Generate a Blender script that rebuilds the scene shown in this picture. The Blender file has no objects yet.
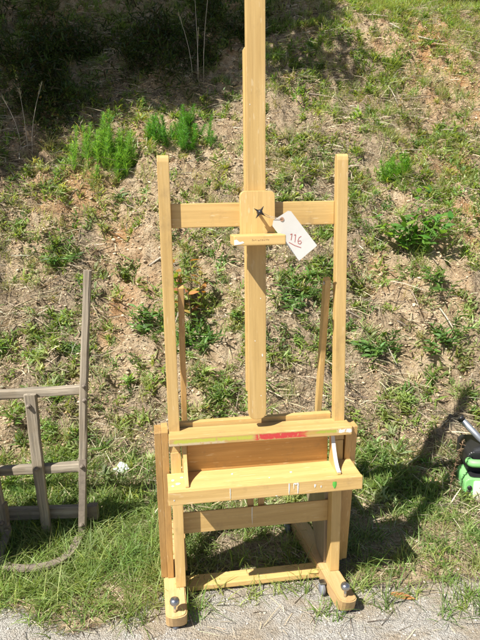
import bpy, bmesh, math, random
import numpy as np
from mathutils import Vector, Matrix
R = np.random.default_rng(11); random.seed(5)
SC = bpy.context.scene; COL = SC.collection

# ------------------------------------------------------------------ helpers
def tag(o, label=None, cat=None, group=None, kind=None):
    if label: o['label'] = label
    if cat: o['category'] = cat
    if group: o['group'] = group
    if kind: o['kind'] = kind
    return o
def empty(name, loc=(0, 0, 0), rz=0, **k):
    o = bpy.data.objects.new(name, None); COL.objects.link(o)
    o.location = loc; o.rotation_euler = (0, 0, rz); o.empty_display_size = .1
    return tag(o, **k)
def link(name, me, mat, parent=None, loc=None, rot=None, smooth=False):
    o = bpy.data.objects.new(name, me); COL.objects.link(o)
    if mat: me.materials.append(mat)
    if parent: o.parent = parent
    if loc is not None: o.location = loc
    if rot is not None: o.rotation_euler = rot
    if smooth:
        me.polygons.foreach_set('use_smooth', np.ones(len(me.polygons), bool))
    return o
def np_mesh(name, V, F, tint=None, smooth=False):
    """V (n,3), F (m,4) or (m,3)"""
    me = bpy.data.meshes.new(name)
    V = np.ascontiguousarray(V, np.float32); F = np.ascontiguousarray(F, np.int32)
    k = F.shape[1]; m = len(F)
    me.vertices.add(len(V)); me.vertices.foreach_set('co', V.ravel())
    me.loops.add(m * k); me.loops.foreach_set('vertex_index', F.ravel())
    me.polygons.add(m)
    me.polygons.foreach_set('loop_start', np.arange(m, dtype=np.int32) * k)
    me.polygons.foreach_set('loop_total', np.full(m, k, np.int32))
    if smooth: me.polygons.foreach_set('use_smooth', np.ones(m, bool))
    me.update(calc_edges=True)
    if tint is not None:
        a = me.attributes.new('tint', 'FLOAT_COLOR', 'POINT')
        c = np.ones((len(V), 4), np.float32); c[:, :3] = tint
        a.data.foreach_set('color', c.ravel())
    return me
class Bag:
    def __init__(s): s.V = []; s.F = []; s.T = []; s.n = 0
    def add(s, V, F, T):
        if len(V) == 0: return
        s.V.append(V); s.F.append(F + s.n); s.T.append(np.broadcast_to(T, V.shape)); s.n += len(V)
    def mesh(s, name, smooth=False):
        return np_mesh(name, np.concatenate(s.V), np.concatenate(s.F), np.concatenate(s.T), smooth)

# ------------------------------------------------------------------ noise
def _h(ix, iy, seed):
    n = (ix.astype(np.int64) * 374761393 + iy.astype(np.int64) * 668265263 + seed * 974711) & 0x7fffffff
    n = ((n ^ (n >> 13)) * 1274126177) & 0x7fffffff
    n = ((n ^ (n >> 16)) * 1911520717) & 0x7fffffff
    return (n & 0xffff) / 65535.0
def vnoise(x, y, seed=0):
    ix = np.floor(x); iy = np.floor(y); fx = x - ix; fy = y - iy
    fx = fx * fx * fx * (fx * (fx * 6 - 15) + 10); fy = fy * fy * fy * (fy * (fy * 6 - 15) + 10)
    a = _h(ix, iy, seed); b = _h(ix + 1, iy, seed); c = _h(ix, iy + 1, seed); d = _h(ix + 1, iy + 1, seed)
    return (a + (b - a) * fx) * (1 - fy) + (c + (d - c) * fx) * fy
def fbm(x, y, f, o=4, seed=0, g=.5):
    s = 0; a = 1; t = 0
    c_, s_ = .8, .6
    for k in range(o):
        s = s + a * vnoise(x * f + 17.3 * k, y * f - 9.1 * k, seed + k); t += a; a *= g; f *= 2.03
        x, y = c_ * x - s_ * y, s_ * x + c_ * y
    return s / t
def sstep(a, b, x):
    t = np.clip((x - a) / (b - a), 0, 1); return t * t * (3 - 2 * t)

# ------------------------------------------------------------------ terrain
SL = .85
def height(x, y):
    x = np.asarray(x, float); y = np.asarray(y, float)
    y0 = 2.79 + .22 * (fbm(x, y * 0, .9, 2, 3) - .5)
    k = .13
    q = (y - y0) / k
    b = SL * k * np.logaddexp(0, np.clip(q, -60, 300))
    on = sstep(-.1, .35, y - y0)
    bump = .26 * (fbm(x, y, .8, 3, 5) - .5) + .20 * (fbm(x, y, 3.1, 3, 21) - .5) + .09 * (np.abs(fbm(x, y, 7, 3, 31) - .5) * -2 + .3)
    bump = bump + .15 * (fbm(x, y, 9, 4, 45, .6) - .5) + .10 * np.maximum(fbm(x, y, 21, 3, 41, .6) - .45, 0)
    crest = 3.24 + .10 * (fbm(x, y, .7, 2, 77) - .5) + .07 * np.maximum(y - 6.1, 0) + .12 * np.clip(-x, -1.5, 1)
    z = b + bump * on
    m = .12
    z = -m * np.logaddexp(-z / m, -crest / m)          # smooth min at the top of the bank
    z = z + .012 * (fbm(x, y, 2.2, 3, 51) - .5) * (1 - on) + .006 * (fbm(x, y, 18, 2, 61) - .5)
    return z
def normal(x, y, e=.02):
    hx = (height(x + e, y) - height(x - e, y)) / (2 * e); hy = (height(x, y + e) - height(x, y - e)) / (2 * e)
    n = np.stack([-hx, -hy, np.ones_like(hx)], -1)
    return n / np.linalg.norm(n, axis=-1, keepdims=True)
def gravel_mask(x, y):
    edge = 1.93 + .30 * (fbm(x, y, 2.2, 3, 91) - .5) + np.where(x < -.25, -.13 * sstep(-.25, -.6, x), .02)
    return sstep(.10, -.08, y - edge)
def dirt_open(x, y):                  # 1 where bare soil shows
    return sstep(.47, .60, fbm(x, y, 1.7, 4, 131))
def green_dens(x, y):
    g = (.16 + .84 * sstep(.46, .58, fbm(x, y, 4.6, 3, 171))) * (1 - .45 * dirt_open(x, y))
    return g

def axis(dense, lo, hi, step, far, n):
    a = np.arange(lo, hi, step)
    t = np.linspace(0, 1, n)[1:] ** 2.6
    return np.concatenate([(lo - t * (lo + far))[::-1], a, hi + t * (far - hi)])
xs = axis(0, -2.9, 3.4, .0155, 90, 34); ys = axis(0, 1.45, 6.7, .0125, 90, 34)
XX, YY = np.meshgrid(xs, ys); ZZ = height(XX, YY)
nx, ny = len(xs), len(ys)
idx = np.arange(nx * ny).reshape(ny, nx)
F = np.stack([idx[:-1, :-1], idx[:-1, 1:], idx[1:, 1:], idx[1:, :-1]], -1).reshape(-1, 4)
tme = np_mesh('ground', np.stack([XX, YY, ZZ], -1).reshape(-1, 3), F, smooth=True)
def fattr(me, name, v):
    a = me.attributes.new(name, 'FLOAT', 'POINT'); a.data.foreach_set('value', np.ascontiguousarray(v, np.float32).ravel())
fattr(tme, 'gravel', gravel_mask(XX, YY))
fattr(tme, 'clay', sstep(.50, .66, fbm(XX, YY, 1.3, 4, 201)) * sstep(2.5, 2.9, YY))
fattr(tme, 'litter', 1 - dirt_open(XX, YY))

# ------------------------------------------------------------------ materials
class NT:
    def __init__(s, name):
        s.m = bpy.data.materials.new(name); s.m.use_nodes = True
        s.t = s.m.node_tree; s.n = s.t.nodes; s.b = s.n['Principled BSDF']; s.out = s.n['Material Output']
    def add(s, ty, **k):
        n = s.n.new(ty)
        for a, v in k.items():
            if a in n.inputs: n.inputs[a].default_value = v
            else: setattr(n, a, v)
        return n
    def L(s, a, b): s.t.links.new(a, b)
    def noise(s, vec, scale, detail=4, rough=.55, dist=0):
        n = s.add('ShaderNodeTexNoise'); n.inputs['Scale'].default_value = scale; n.inputs['Detail'].default_value = detail
        n.inputs['Roughness'].default_value = rough; n.inputs['Distortion'].default_value = dist
        if vec is not None: s.L(vec, n.inputs['Vector'])
        return n.outputs['Fac']
    def ramp(s, fac, stops):
        r = s.add('ShaderNodeValToRGB'); e = r.color_ramp.elements
        while len(e) < len(stops): e.new(.5)
        for el, (p, c) in zip(e, stops):
            el.position = p; el.color = (*c, 1) if len(c) == 3 else c
        s.L(fac, r.inputs['Fac']); return r.outputs['Color']
    def mix(s, fac, a, b, mode='MIX'):
        m = s.add('ShaderNodeMix', data_type='RGBA', blend_type=mode)
        for v, i in ((fac, 0), (a, 6), (b, 7)):
            if isinstance(v, (int, float)): m.inputs[i].default_value = v
            elif isinstance(v, tuple): m.inputs[i].default_value = (*v, 1)
            else: s.L(v, m.inputs[i])
        return m.outputs[2]
    def math(s, op, a, b=0.):
        m = s.add('ShaderNodeMath', operation=op)
        for v, i in ((a, 0), (b, 1)):
            if isinstance(v, (int, float)): m.inputs[i].default_value = v
            else: s.L(v, m.inputs[i])
        return m.outputs[0]
    def coord(s, which='Object', scale=(1, 1, 1)):
        c = s.add('ShaderNodeTexCoord'); mp = s.add('ShaderNodeMapping'); mp.inputs['Scale'].default_value = scale
        s.L(c.outputs[which], mp.inputs['Vector']); return mp.outputs['Vector']
    def bump(s, h, strength, dist):
        b = s.add('ShaderNodeBump'); b.inputs['Strength'].default_value = strength; b.inputs['Distance'].default_value = dist
        s.L(h, b.inputs['Height']); s.L(b.outputs['Normal'], s.b.inputs['Normal'])
    def attr(s, name, out='Fac'):
        a = s.add('ShaderNodeAttribute'); a.attribute_name = name; return a.outputs[out]
    def base(s, c):
        if isinstance(c, tuple): s.b.inputs['Base Color'].default_value = (*c, 1)
        else: s.L(c, s.b.inputs['Base Color'])
    def rough(s, v):
        if isinstance(v, (int, float)): s.b.inputs['Roughness'].default_value = v
        else: s.L(v, s.b.inputs['Roughness'])

def wood(name, along, c1, c2, c3, rough=.42, spots=.35):
    """varnished softwood, grain running along the given local axis"""
    w = NT(name)
    oi = w.add('ShaderNodeObjectInfo')
    tc = w.add('ShaderNodeTexCoord')
    off = w.add('ShaderNodeVectorMath', operation='SCALE'); off.inputs[0].default_value = (7.3, 5.1, 9.7)
    w.L(oi.outputs['Random'], off.inputs['Scale'])
    ad = w.add('ShaderNodeVectorMath', operation='ADD'); w.L(tc.outputs['Object'], ad.inputs[0]); w.L(off.outputs[0], ad.inputs[1])
    def mp(sc):
        m = w.add('ShaderNodeMapping'); m.inputs['Scale'].default_value = sc; w.L(ad.outputs[0], m.inputs['Vector']); return m.outputs['Vector']
    s1 = [26, 26, 26]; s1[along] = 1.6
    s2 = [220, 220, 220]; s2[along] = 7
    g = w.noise(mp(s1), 1, 4, .6, .7)
    fine = w.noise(mp(s2), 1, 3, .6)
    blot = w.noise(mp((5, 5, 3)), 1, 4, .6)
    col = w.ramp(g, [(.3, c1), (.52, c2), (.72, c3)])
    col = w.mix(w.math('MULTIPLY', w.math('SUBTRACT', fine, .42), 1.1), col, tuple(v * .62 for v in c1))
    col = w.mix(w.math('MULTIPLY', blot, .38), col, tuple(v * m for v, m in zip(c1, (.82, .76, .66))))
    # small knots, dents and grime
    v = w.add('ShaderNodeTexVoronoi'); v.inputs['Scale'].default_value = 1
    w.L(mp((16, 16, 16)), v.inputs['Vector'])
    dot = w.ramp(v.outputs['Distance'], [(.03, (1, 1, 1)), (.11, (0, 0, 0))])
    gate = w.ramp(w.noise(mp((9, 9, 9)), 1, 2), [(.56, (0, 0, 0)), (.66, (1, 1, 1))])
    col = w.mix(w.math('MULTIPLY', w.math('MULTIPLY', dot, gate), spots), col, (.12, .07, .03))
    gr = w.ramp(w.noise(mp((13, 13, 9)), 1, 6, .7), [(.56, (0, 0, 0)), (.74, (1, 1, 1))])     # handling grime and scuffs
    col = w.mix(w.math('MULTIPLY', gr, .42), col, (.22, .15, .075))
    sc_ = [150, 150, 150]; sc_[along] = 22
    scr = w.ramp(w.noise(mp(tuple(sc_)), 1, 2, .5), [(.66, (0, 0, 0)), (.70, (1, 1, 1))])
    col = w.mix(w.math('MULTIPLY', scr, .35), col, (.70, .58, .38))
    hv = w.add('ShaderNodeHueSaturation')
    w.L(col, hv.inputs['Color']); w.L(w.math('MULTIPLY_ADD', oi.outputs['Random'], .28), hv.inputs['Value'])
    hv.inputs['Value'].links[0].from_node.inputs[2].default_value = .87
    w.base(hv.outputs['Color'])
    w.rough(w.math('MULTIPLY_ADD', blot, .25)); w.b.inputs['Roughness'].links[0].from_node.inputs[2].default_value = rough - .1
    w.bump(w.math('MULTIPLY_ADD', fine, .6), .25, .002)
    w.col = hv.outputs['Color']
    return w
PALE = ((.47, .305, .112), (.58, .395, .155), (.65, .46, .205))
HONEY = ((.38, .225, .08), (.49, .30, .112), (.56, .36, .145))
W_v = wood('pale_wood_upright', 2, *PALE).m
W_h = wood('pale_wood_rail', 0, *PALE).m
W_y = wood('pale_wood_foot', 1, (.50, .32, .14), (.60, .40, .19), (.66, .46, .24)).m
O_v = wood('honey_wood_upright', 2, *HONEY).m
O_h = wood('honey_wood_rail', 0, (.38, .205, .062), (.50, .28, .088), (.57, .335, .115)).m

G_ply = wood('grey_plywood', 2, (.27, .21, .135), (.33, .265, .18), (.38, .31, .22)).m
def simple(name, col, rough=.5, metal=0, var=.25, scale=30, bump=.0):
    w = NT(name); n = w.noise(w.coord('Object'), scale, 5)
    w.base(w.mix(n, tuple(v * (1 - var) for v in col), tuple(min(1, v * (1 + var)) for v in col)))
    w.rough(rough); w.b.inputs['Metallic'].default_value = metal
    if bump: w.bump(n, bump, .004)
    return w.m
M_black = simple('black_plastic', (.018, .018, .02), .38)
M_chrome = simple('zinc_bolt', (.55, .55, .55), .28, 1, .15)
M_knob = simple('steel_knob', (.38, .38, .40), .22, .9, .35, 60)
M_rubber = simple('grey_rubber', (.17, .18, .21), .7)
M_white = simple('white_paint', (.70, .68, .62), .55, 0, .15, 120)

M_greenpaint = simple('green_paint', (.10, .42, .06), .45, 0, .15)
M_ink = simple('red_ink', (.40, .09, .075), .6, 0, .15)
M_imprint = simple('brown_imprint', (.22, .12, .05), .7, 0, .3)
M_paper = simple('paper_tag', (.56, .55, .525), .75, 0, .06, 14, .1)  # white tag paper, greyed all over in place of shade
M_scrap = simple('white_scrap', (.80, .80, .80), .7, 0, .05)
M_string = simple('string', (.55, .50, .42), .8)
M_rust = simple('rusty_iron', (.20, .165, .13), .8, .1, .45, 45, .5)
M_green = simple('green_plastic', (.20, .50, .17), .5, 0, .15, 12)
M_panel = simple('white_panel', (.72, .69, .63), .5, 0, .14, 22)
M_steel = simple('grey_tube', (.33, .36, .40), .35, .7, .2, 20)
M_bark = simple('bark', (.12, .085, .06), .9, 0, .4, 25, .8)
M_twig = simple('pale_twig', (.38, .33, .27), .85, 0, .25, 60)
M_eyelet = simple('tag_eyelet', (.33, .19, .12), .7)

def weathered(name, along):
    w = NT(name); s1 = [55, 55, 55]; s1[along] = 2.2
    s2 = [240, 240, 240]; s2[along] = 6
    g = w.noise(w.coord('Object', tuple(s1)), 1, 5, .65, .5); f = w.noise(w.coord('Object', tuple(s2)), 1, 3)
    b = w.noise(w.coord('Object'), 7, 4)
    col = w.ramp(g, [(.3, (.13, .115, .09)), (.5, (.33, .28, .21)), (.7, (.49, .43, .335))])
    col = w.mix(w.ramp(b, [(.5, (0, 0, 0)), (.68, (1, 1, 1))]), col, (.25, .20, .135))
    col = w.mix(w.math('MULTIPLY', f, .4), col, (.09, .075, .055))
    w.base(col); w.rough(.88); w.bump(w.math('ADD', g, f), .6, .004); return w.m
G_v = weathered('weathered_wood_upright', 2); G_h = weathered('weathered_wood_rail', 0)

def foliage(name, trans=.42, rough=.5):
    w = NT(name); c = w.attr('tint', 'Color')
    n = w.noise(w.coord('Object'), 40, 2)
    col = w.mix(w.math('MULTIPLY', n, .35), c, w.mix(1., c, (.62, .62, .5), 'MULTIPLY'))
    w.base(col); w.rough(rough); w.b.inputs['Specular IOR Level'].default_value = .35
    tr = w.add('ShaderNodeBsdfTranslucent'); w.L(w.mix(1., col, (1.7, 1.6, .6), 'MULTIPLY'), tr.inputs['Color'])
    ms = w.add('ShaderNodeMixShader'); ms.inputs[0].default_value = trans
    w.L(w.b.outputs[0], ms.inputs[1]); w.L(tr.outputs[0], ms.inputs[2]); w.L(ms.outputs[0], w.out.inputs['Surface'])
    return w.m
M_leaf = foliage('leaf'); M_dry = foliage('dry_straw', .12, .8); 
def tinted(name, rough=.9):
    w = NT(name); c = w.attr('tint', 'Color'); n = w.noise(w.coord('Object'), 160, 4)
    w.base(w.mix(n, w.mix(1., c, (.7, .7, .7), 'MULTIPLY'), w.mix(1., c, (1.25, 1.25, 1.25), 'MULTIPLY'))); w.rough(rough); w.bump(n, .4, .003); return w.m
M_stone = tinted('stone')

def ground_mat():
    w = NT('ground_soil'); P = w.coord('Object')
    big = w.noise(P, 3.2, 6, .6); mid = w.noise(P, 14, 6, .65); fin = w.noise(P, 75, 5, .7); gr = w.noise(P, 260, 3, .7)
    soil = w.ramp(mid, [(.32, (.23, .15, .085)), (.48, (.55, .41, .255)), (.65, (.71, .57, .39))])
    clay = w.ramp(mid, [(.3, (.34, .165, .07)), (.5, (.58, .33, .155)), (.7, (.68, .45, .25))])
    lit = w.ramp(fin, [(.32, (.085, .062, .043)), (.49, (.33, .26, .175)), (.66, (.57, .46, .33))])
    col = w.mix(w.math('MULTIPLY', w.attr('clay'), w.ramp(big, [(.4, (.15,) * 3), (.6, (1, 1, 1))])), soil, clay)
    lm = w.math('MULTIPLY', w.attr('litter'), w.ramp(big, [(.38, (.25,) * 3), (.62, (.95,) * 3)]))
    col = w.mix(lm, col, lit)
    col = w.mix(w.math('MULTIPLY', w.ramp(fin, [(.34, (1, 1, 1)), (.46, (0, 0, 0))]), .75), col, (.085, .06, .04))
    v = w.add('ShaderNodeTexVoronoi'); v.inputs['Scale'].default_value = 230; w.L(P, v.inputs['Vector'])
    hs = w.add('ShaderNodeSeparateColor'); w.L(v.outputs['Color'], hs.inputs[0])
    grav = w.ramp(hs.outputs[0], [(0, (.30, .285, .26)), (.5, (.43, .41, .375)), (1, (.56, .54, .50))])
    grav = w.mix(w.math('MULTIPLY', w.ramp(big, [(.4, (1, 1, 1)), (.6, (0, 0, 0))]), .6), grav, w.ramp(fin, [(.3, (.26, .23, .19)), (.7, (.52, .47, .40))]))
    gm = w.ramp(w.math('ADD', w.attr('gravel'), w.math('MULTIPLY', w.math('SUBTRACT', fin, .5), 1.1)), [(.40, (0, 0, 0)), (.60, (1, 1, 1))])
    drift = w.ramp(w.noise(P, 5.5, 5, .65), [(.45, (0, 0, 0)), (.60, (1, 1, 1))])
    grav = w.mix(w.math('MULTIPLY', drift, .85), grav, w.ramp(fin, [(.3, (.26, .205, .145)), (.7, (.48, .405, .30))]))
    col = w.mix(gm, col, grav)
    w.base(col); w.rough(.95); w.b.inputs['Specular IOR Level'].default_value = .2
    h = w.math('ADD', w.math('MULTIPLY', mid, 1.2), w.math('ADD', w.math('MULTIPLY', fin, .6), w.math('MULTIPLY', gr, .25)))
    h = w.math('ADD', h, w.math('MULTIPLY', w.math('MULTIPLY', v.outputs['Distance'], gm), -.35))
    h = w.math('MULTIPLY', h, w.math('SUBTRACT', 1., w.math('MULTIPLY', gm, .62)))
    w.bump(h, 1.0, .045)
    return w.m
tag(link('ground', tme, ground_mat()), kind='structure')

# ------------------------------------------------------------------ camera / picture rays
PITCH, YAW, ROLL = .245855, .145109, -.0118006
CH, CD, CX, LEAN, FPX, HP = 1.53102, 1.91643, .05992, .048911, 604.115, .552
fw = np.array([0, math.cos(PITCH), -math.sin(PITCH)]); r0 = np.array([1., 0, 0]); u0 = np.cross(r0, fw)
cr, sr = math.cos(ROLL), math.sin(ROLL); rv = cr * r0 + sr * u0; uv = -sr * r0 + cr * u0
cam = bpy.data.cameras.new('camera'); co = bpy.data.objects.new('camera', cam); COL.objects.link(co); SC.camera = co
co.matrix_world = Matrix(((rv[0], uv[0], -fw[0], 0), (rv[1], uv[1], -fw[1], 0), (rv[2], uv[2], -fw[2], CH), (0, 0, 0, 1)))
cam.sensor_fit = 'VERTICAL'; cam.sensor_height = 24; cam.lens = FPX / 640 * 24; cam.clip_start = .05; cam.clip_end = 400
_t = np.linspace(1.5, 14, 5000)
def hit(px, py):
    """where the photograph's point lies on the terrain"""
    v = fw + (px - 240) / FPX * rv - (py - 320) / FPX * uv
    P = np.array([0, 0, CH]) + _t[:, None] * v
    m = P[:, 2] < height(P[:, 0], P[:, 1])
    return P[np.argmax(m)] if m.any() else P[np.argmin(np.abs(P[:, 1] - 6.3))]

# ------------------------------------------------------------------ light
SAZ, SEL = math.radians(47.0), math.radians(51.5)
Ld = Vector((math.sin(SAZ) * math.cos(SEL), math.cos(SAZ) * math.cos(SEL), -math.sin(SEL)))   # direction the light travels
sun = bpy.data.lights.new('sun', 'SUN'); so = bpy.data.objects.new('sun', sun); COL.objects.link(so)
sun.energy = 5.0; sun.angle = math.radians(.53); sun.color = (1, .95, .86)
so.rotation_euler = Ld.to_track_quat('-Z', 'Y').to_euler(); so.location = (-4, -5, 9)
wd = bpy.data.worlds.new('World'); SC.world = wd; wd.use_nodes = True
nt = wd.node_tree; sk = nt.nodes.new('ShaderNodeTexSky'); sk.sky_type = 'NISHITA'; sk.sun_disc = False
sk.sun_elevation = SEL; sk.sun_rotation = math.atan2(-Ld.x, -Ld.y)
nt.links.new(sk.outputs[0], nt.nodes['Background'].inputs['Color']); nt.nodes['Background'].inputs['Strength'].default_value = .05
SC.view_settings.view_transform = 'Standard'; SC.view_settings.look = 'None'
SC.view_settings.exposure = .96; SC.view_settings.gamma = 1; SC.view_settings.use_curve_mapping = False
SC.cycles.max_bounces = 6; SC.cycles.transparent_max_bounces = 4
SC.cycles.use_denoising = True

# ------------------------------------------------------------------ mesh makers
def bm_mesh(bm, name):
    bmesh.ops.recalc_face_normals(bm, faces=bm.faces)
    me = bpy.data.meshes.new(name); bm.to_mesh(me); bm.free(); return me
def box_bm(x0, x1, y0, y1, z0, z1, bev=.002, seg=2):
    bm = bmesh.new(); bmesh.ops.create_cube(bm, size=1)
    for v in bm.verts:
        v.co = Vector((x0 + (v.co.x + .5) * (x1 - x0), y0 + (v.co.y + .5) * (y1 - y0), z0 + (v.co.z + .5) * (z1 - z0)))
    if bev: bmesh.ops.bevel(bm, geom=bm.edges[:], offset=bev, segments=seg, affect='EDGES', profile=.6)
    return bm
def prism_bm(pts, a0, a1, plane='xz', bev=.002, seg=2):
    """closed outline pts extruded from a0 to a1 along the missing axis"""
    bm = bmesh.new()
    def P(p, a):
        return Vector((p[0], a, p[1])) if plane == 'xz' else Vector((a, p[0], p[1])) if plane == 'yz' else Vector((p[0], p[1], a))
    A = [bm.verts.new(P(p, a0)) for p in pts]; B = [bm.verts.new(P(p, a1)) for p in pts]
    bm.faces.new(A); bm.faces.new(B[::-1])
    for i in range(len(pts)):
        j = (i + 1) % len(pts); bm.faces.new((A[j], A[i], B[i], B[j]))
    bmesh.ops.recalc_face_normals(bm, faces=bm.faces)
    if bev: bmesh.ops.bevel(bm, geom=bm.edges[:], offset=bev, segments=seg, affect='EDGES', profile=.6)
    return bm
def tube_bm(bm, pts, rad, n=8, cap=True):
    pts = [Vector(p) for p in pts]; rs = rad if isinstance(rad, (list, tuple)) else [rad] * len(pts)
    rings = []; ref = None
    for i, p in enumerate(pts):
        d = (pts[min(i + 1, len(pts) - 1)] - pts[max(i - 1, 0)]).normalized()
        if ref is None: ref = d.orthogonal().normalized()
        ref = (ref - d * ref.dot(d)).normalized(); w = d.cross(ref)
        rings.append([bm.verts.new(p + (ref * math.cos(2 * math.pi * k / n) + w * math.sin(2 * math.pi * k / n)) * rs[i]) for k in range(n)])
    for a, b in zip(rings, rings[1:]):
        for k in range(n):
            f = bm.faces.new((a[k], a[(k + 1) % n], b[(k + 1) % n], b[k])); f.smooth = True
    if cap: bm.faces.new(rings[0][::-1]); bm.faces.new(rings[-1])
    return bm
def tube(pts, rad, n=8): return tube_bm(bmesh.new(), pts, rad, n)
def lathe_bm(prof, axis='z', n=20, c=(0, 0, 0)):
    bm = bmesh.new(); rings = []
    for r, h in prof:
        ring = []
        for k in range(n):
            a = 2 * math.pi * k / n; p = (r * math.cos(a), r * math.sin(a), h)
            p = p if axis == 'z' else (p[0], p[2], p[1]) if axis == 'y' else (p[2], p[0], p[1])
            ring.append(bm.verts.new(Vector(p) + Vector(c)))
        rings.append(ring)
    for a, b in zip(rings, rings[1:]):
        for k in range(n):
            f = bm.faces.new((a[k], a[(k + 1) % n], b[(k + 1) % n], b[k])); f.smooth = True
    bm.faces.new(rings[0][::-1]); bm.faces.new(rings[-1]); return bm
def put(name, bm, mat, parent, **k): return link(name, bm_mesh(bm, name), mat, parent, **k)

# ------------------------------------------------------------------ the easel
E = empty('easel', (CX, CD, 0), YAW, label='tall pale wooden studio easel standing on the gravel edge in the centre', cat='easel')
UP = dict(loc=(0, 0, HP), rot=(-LEAN, 0, 0))      # the upper frame leans back a little from the tray up
def up(name, bm, mat, parent=None, **k): return put(name, bm, mat, parent or E, loc=UP['loc'], rot=UP['rot'])
def uz(h): return h - HP
# uprights: rounded at the top when seen from the side
def upright_bm(s):
    c = .2875 * s; top = uz(1.575)
    pts = [(0.0, uz(.60)), (.034, uz(.60)), (.034, top - .016), (.030, top - .006), (.022, top), (.010, top), (.003, top - .008), (0, top - .02)]
    return prism_bm(pts, c - .0185, c + .0185, 'yz', .0025)
for s in (-1, 1):
    up('upright', upright_bm(s), W_v)
# posts below, from the feet to under the top ledge
for s in (-1, 1):
    c = .2855 * s + (-.0005 if s < 0 else -.001)
    pts = [(0, .071), (.05, .071), (.05, .60), (0, .60)]
    put('post', prism_bm(pts, c - .0178, c + .0178, 'yz', .0022), W_v, E)
# outer boards: two layers each, leaning back towards the foot
for s in (-1, 1):
    a, b = (.3085, .331) if s > 0 else (-.3315, -.309)
    a2, b2 = (.3315, .352) if s > 0 else (-.355, -.332)
    top = .655 if s > 0 else .682
    o = put('side_board', prism_bm([(.058, .071), (.15, .071), (.07, top), (-.012, top)], a, b, 'yz', .002), O_v, E)
    put('outer_layer', prism_bm([(.064, .071), (.145, .071), (.066, top - .004), (-.006, top - .004)], a2, b2, 'yz', .002), O_v, o)
# feet
def foot_bm(c, w, d0, d1, skew):
    bm = bmesh.new(); n = 9; half = w / 2
    out = []
    for k in range(n):                                    # rounded nose in plan
        t = math.pi * (k / (n - 1)); out.append((c - half * math.cos(t), d0 + .030 * (1 - math.sin(t) ** .75)))
    out += [(c + half, d1), (c - half, d1)]
    out = [(x + skew * (y - .0) , y) for x, y in out]
    bm = prism_bm(out, .012, .07, 'xy', 0)
    for v in bm.verts:                                     # under side of the nose curves up
        if v.co.z < .04 and v.co.y < d0 + .07: v.co.y += .022 * (1 - (v.co.y - d0) / .07)
    bmesh.ops.bevel(bm, geom=[e for e in bm.edges if e.calc_face_angle(0) > .8], offset=.004, segments=2, affect='EDGES')
    return bm
FEET = [(-1, -.309, .074, -.148, .0), (1, .2725, .064, -.168, -.10)]
for s, c, w, d0, sk_ in FEET:
    f = put('foot', foot_bm(c, w, d0, .44, sk_), W_y, E)
    kx = c - .004 if s < 0 else c + sk_ * (-.155) - .008
    kd = d0 + .028
    put('levelling_bolt', tube([(kx, kd, .062), (kx, kd, .105)], .0048, 10), M_chrome, f)
    put('knob', lathe_bm([(.004, .100), (.013, .101), (.0165, .107), (.017, .114), (.014, .121), (.006, .1245), (.001, .125)], 'z', 20, (kx, kd, 0)), M_knob, f)
    put('bolt_pad', lathe_bm([(.012, 0), (.013, .004), (.013, .011), (.006, .0125)], 'z', 16, (kx, kd + .01, .001)), M_rubber, f)
    for dd in (-.03, .37):
        wx = c + w / 2 + .014 if s < 0 else c - w / 2 - .014 + sk_ * dd
        if s < 0 and dd < 0: continue
        wh = put('caster', lathe_bm([(.006, -.009), (.019, -.009), (.0225, -.006), (.0235, 0), (.0225, .006), (.019, .009), (.006, .009)], 'x', 24, (wx, dd, .0245)), M_rubber, f)
        put('caster_fork', box_bm(wx - .011, wx + .011, dd - .011, dd + .011, .049, .056, .001), M_chrome, wh)
# base bar between the feet, cross rail, slats of the mast track
put('base_bar', box_bm(-.2715, .2385, .046, .112, .013, .034, .003), W_h, E)
put('cross_rail', box_bm(-.2685, .2665, .044, .0495, .258, .342, .0015), W_h, E)
for a, b in ((-.033, -.010), (.007, .029)):
    put('mast_guide', box_bm(a, b, .052, .066, .29, .66, .0015), O_v, E)
# rail behind the ledge
up('back_rail', box_bm(-.2685, .2685, .0365, .060, uz(.628), uz(.69), .003), W_h)
# back panel of the paint box
put('back_panel', box_bm(-.2465, .2465, .003, .0155, .50, .640, .001), O_h, E)
put('back_panel_end', box_bm(-.2655, -.248, -.006, .016, .531, .640, .001), W_v, E)

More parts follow.
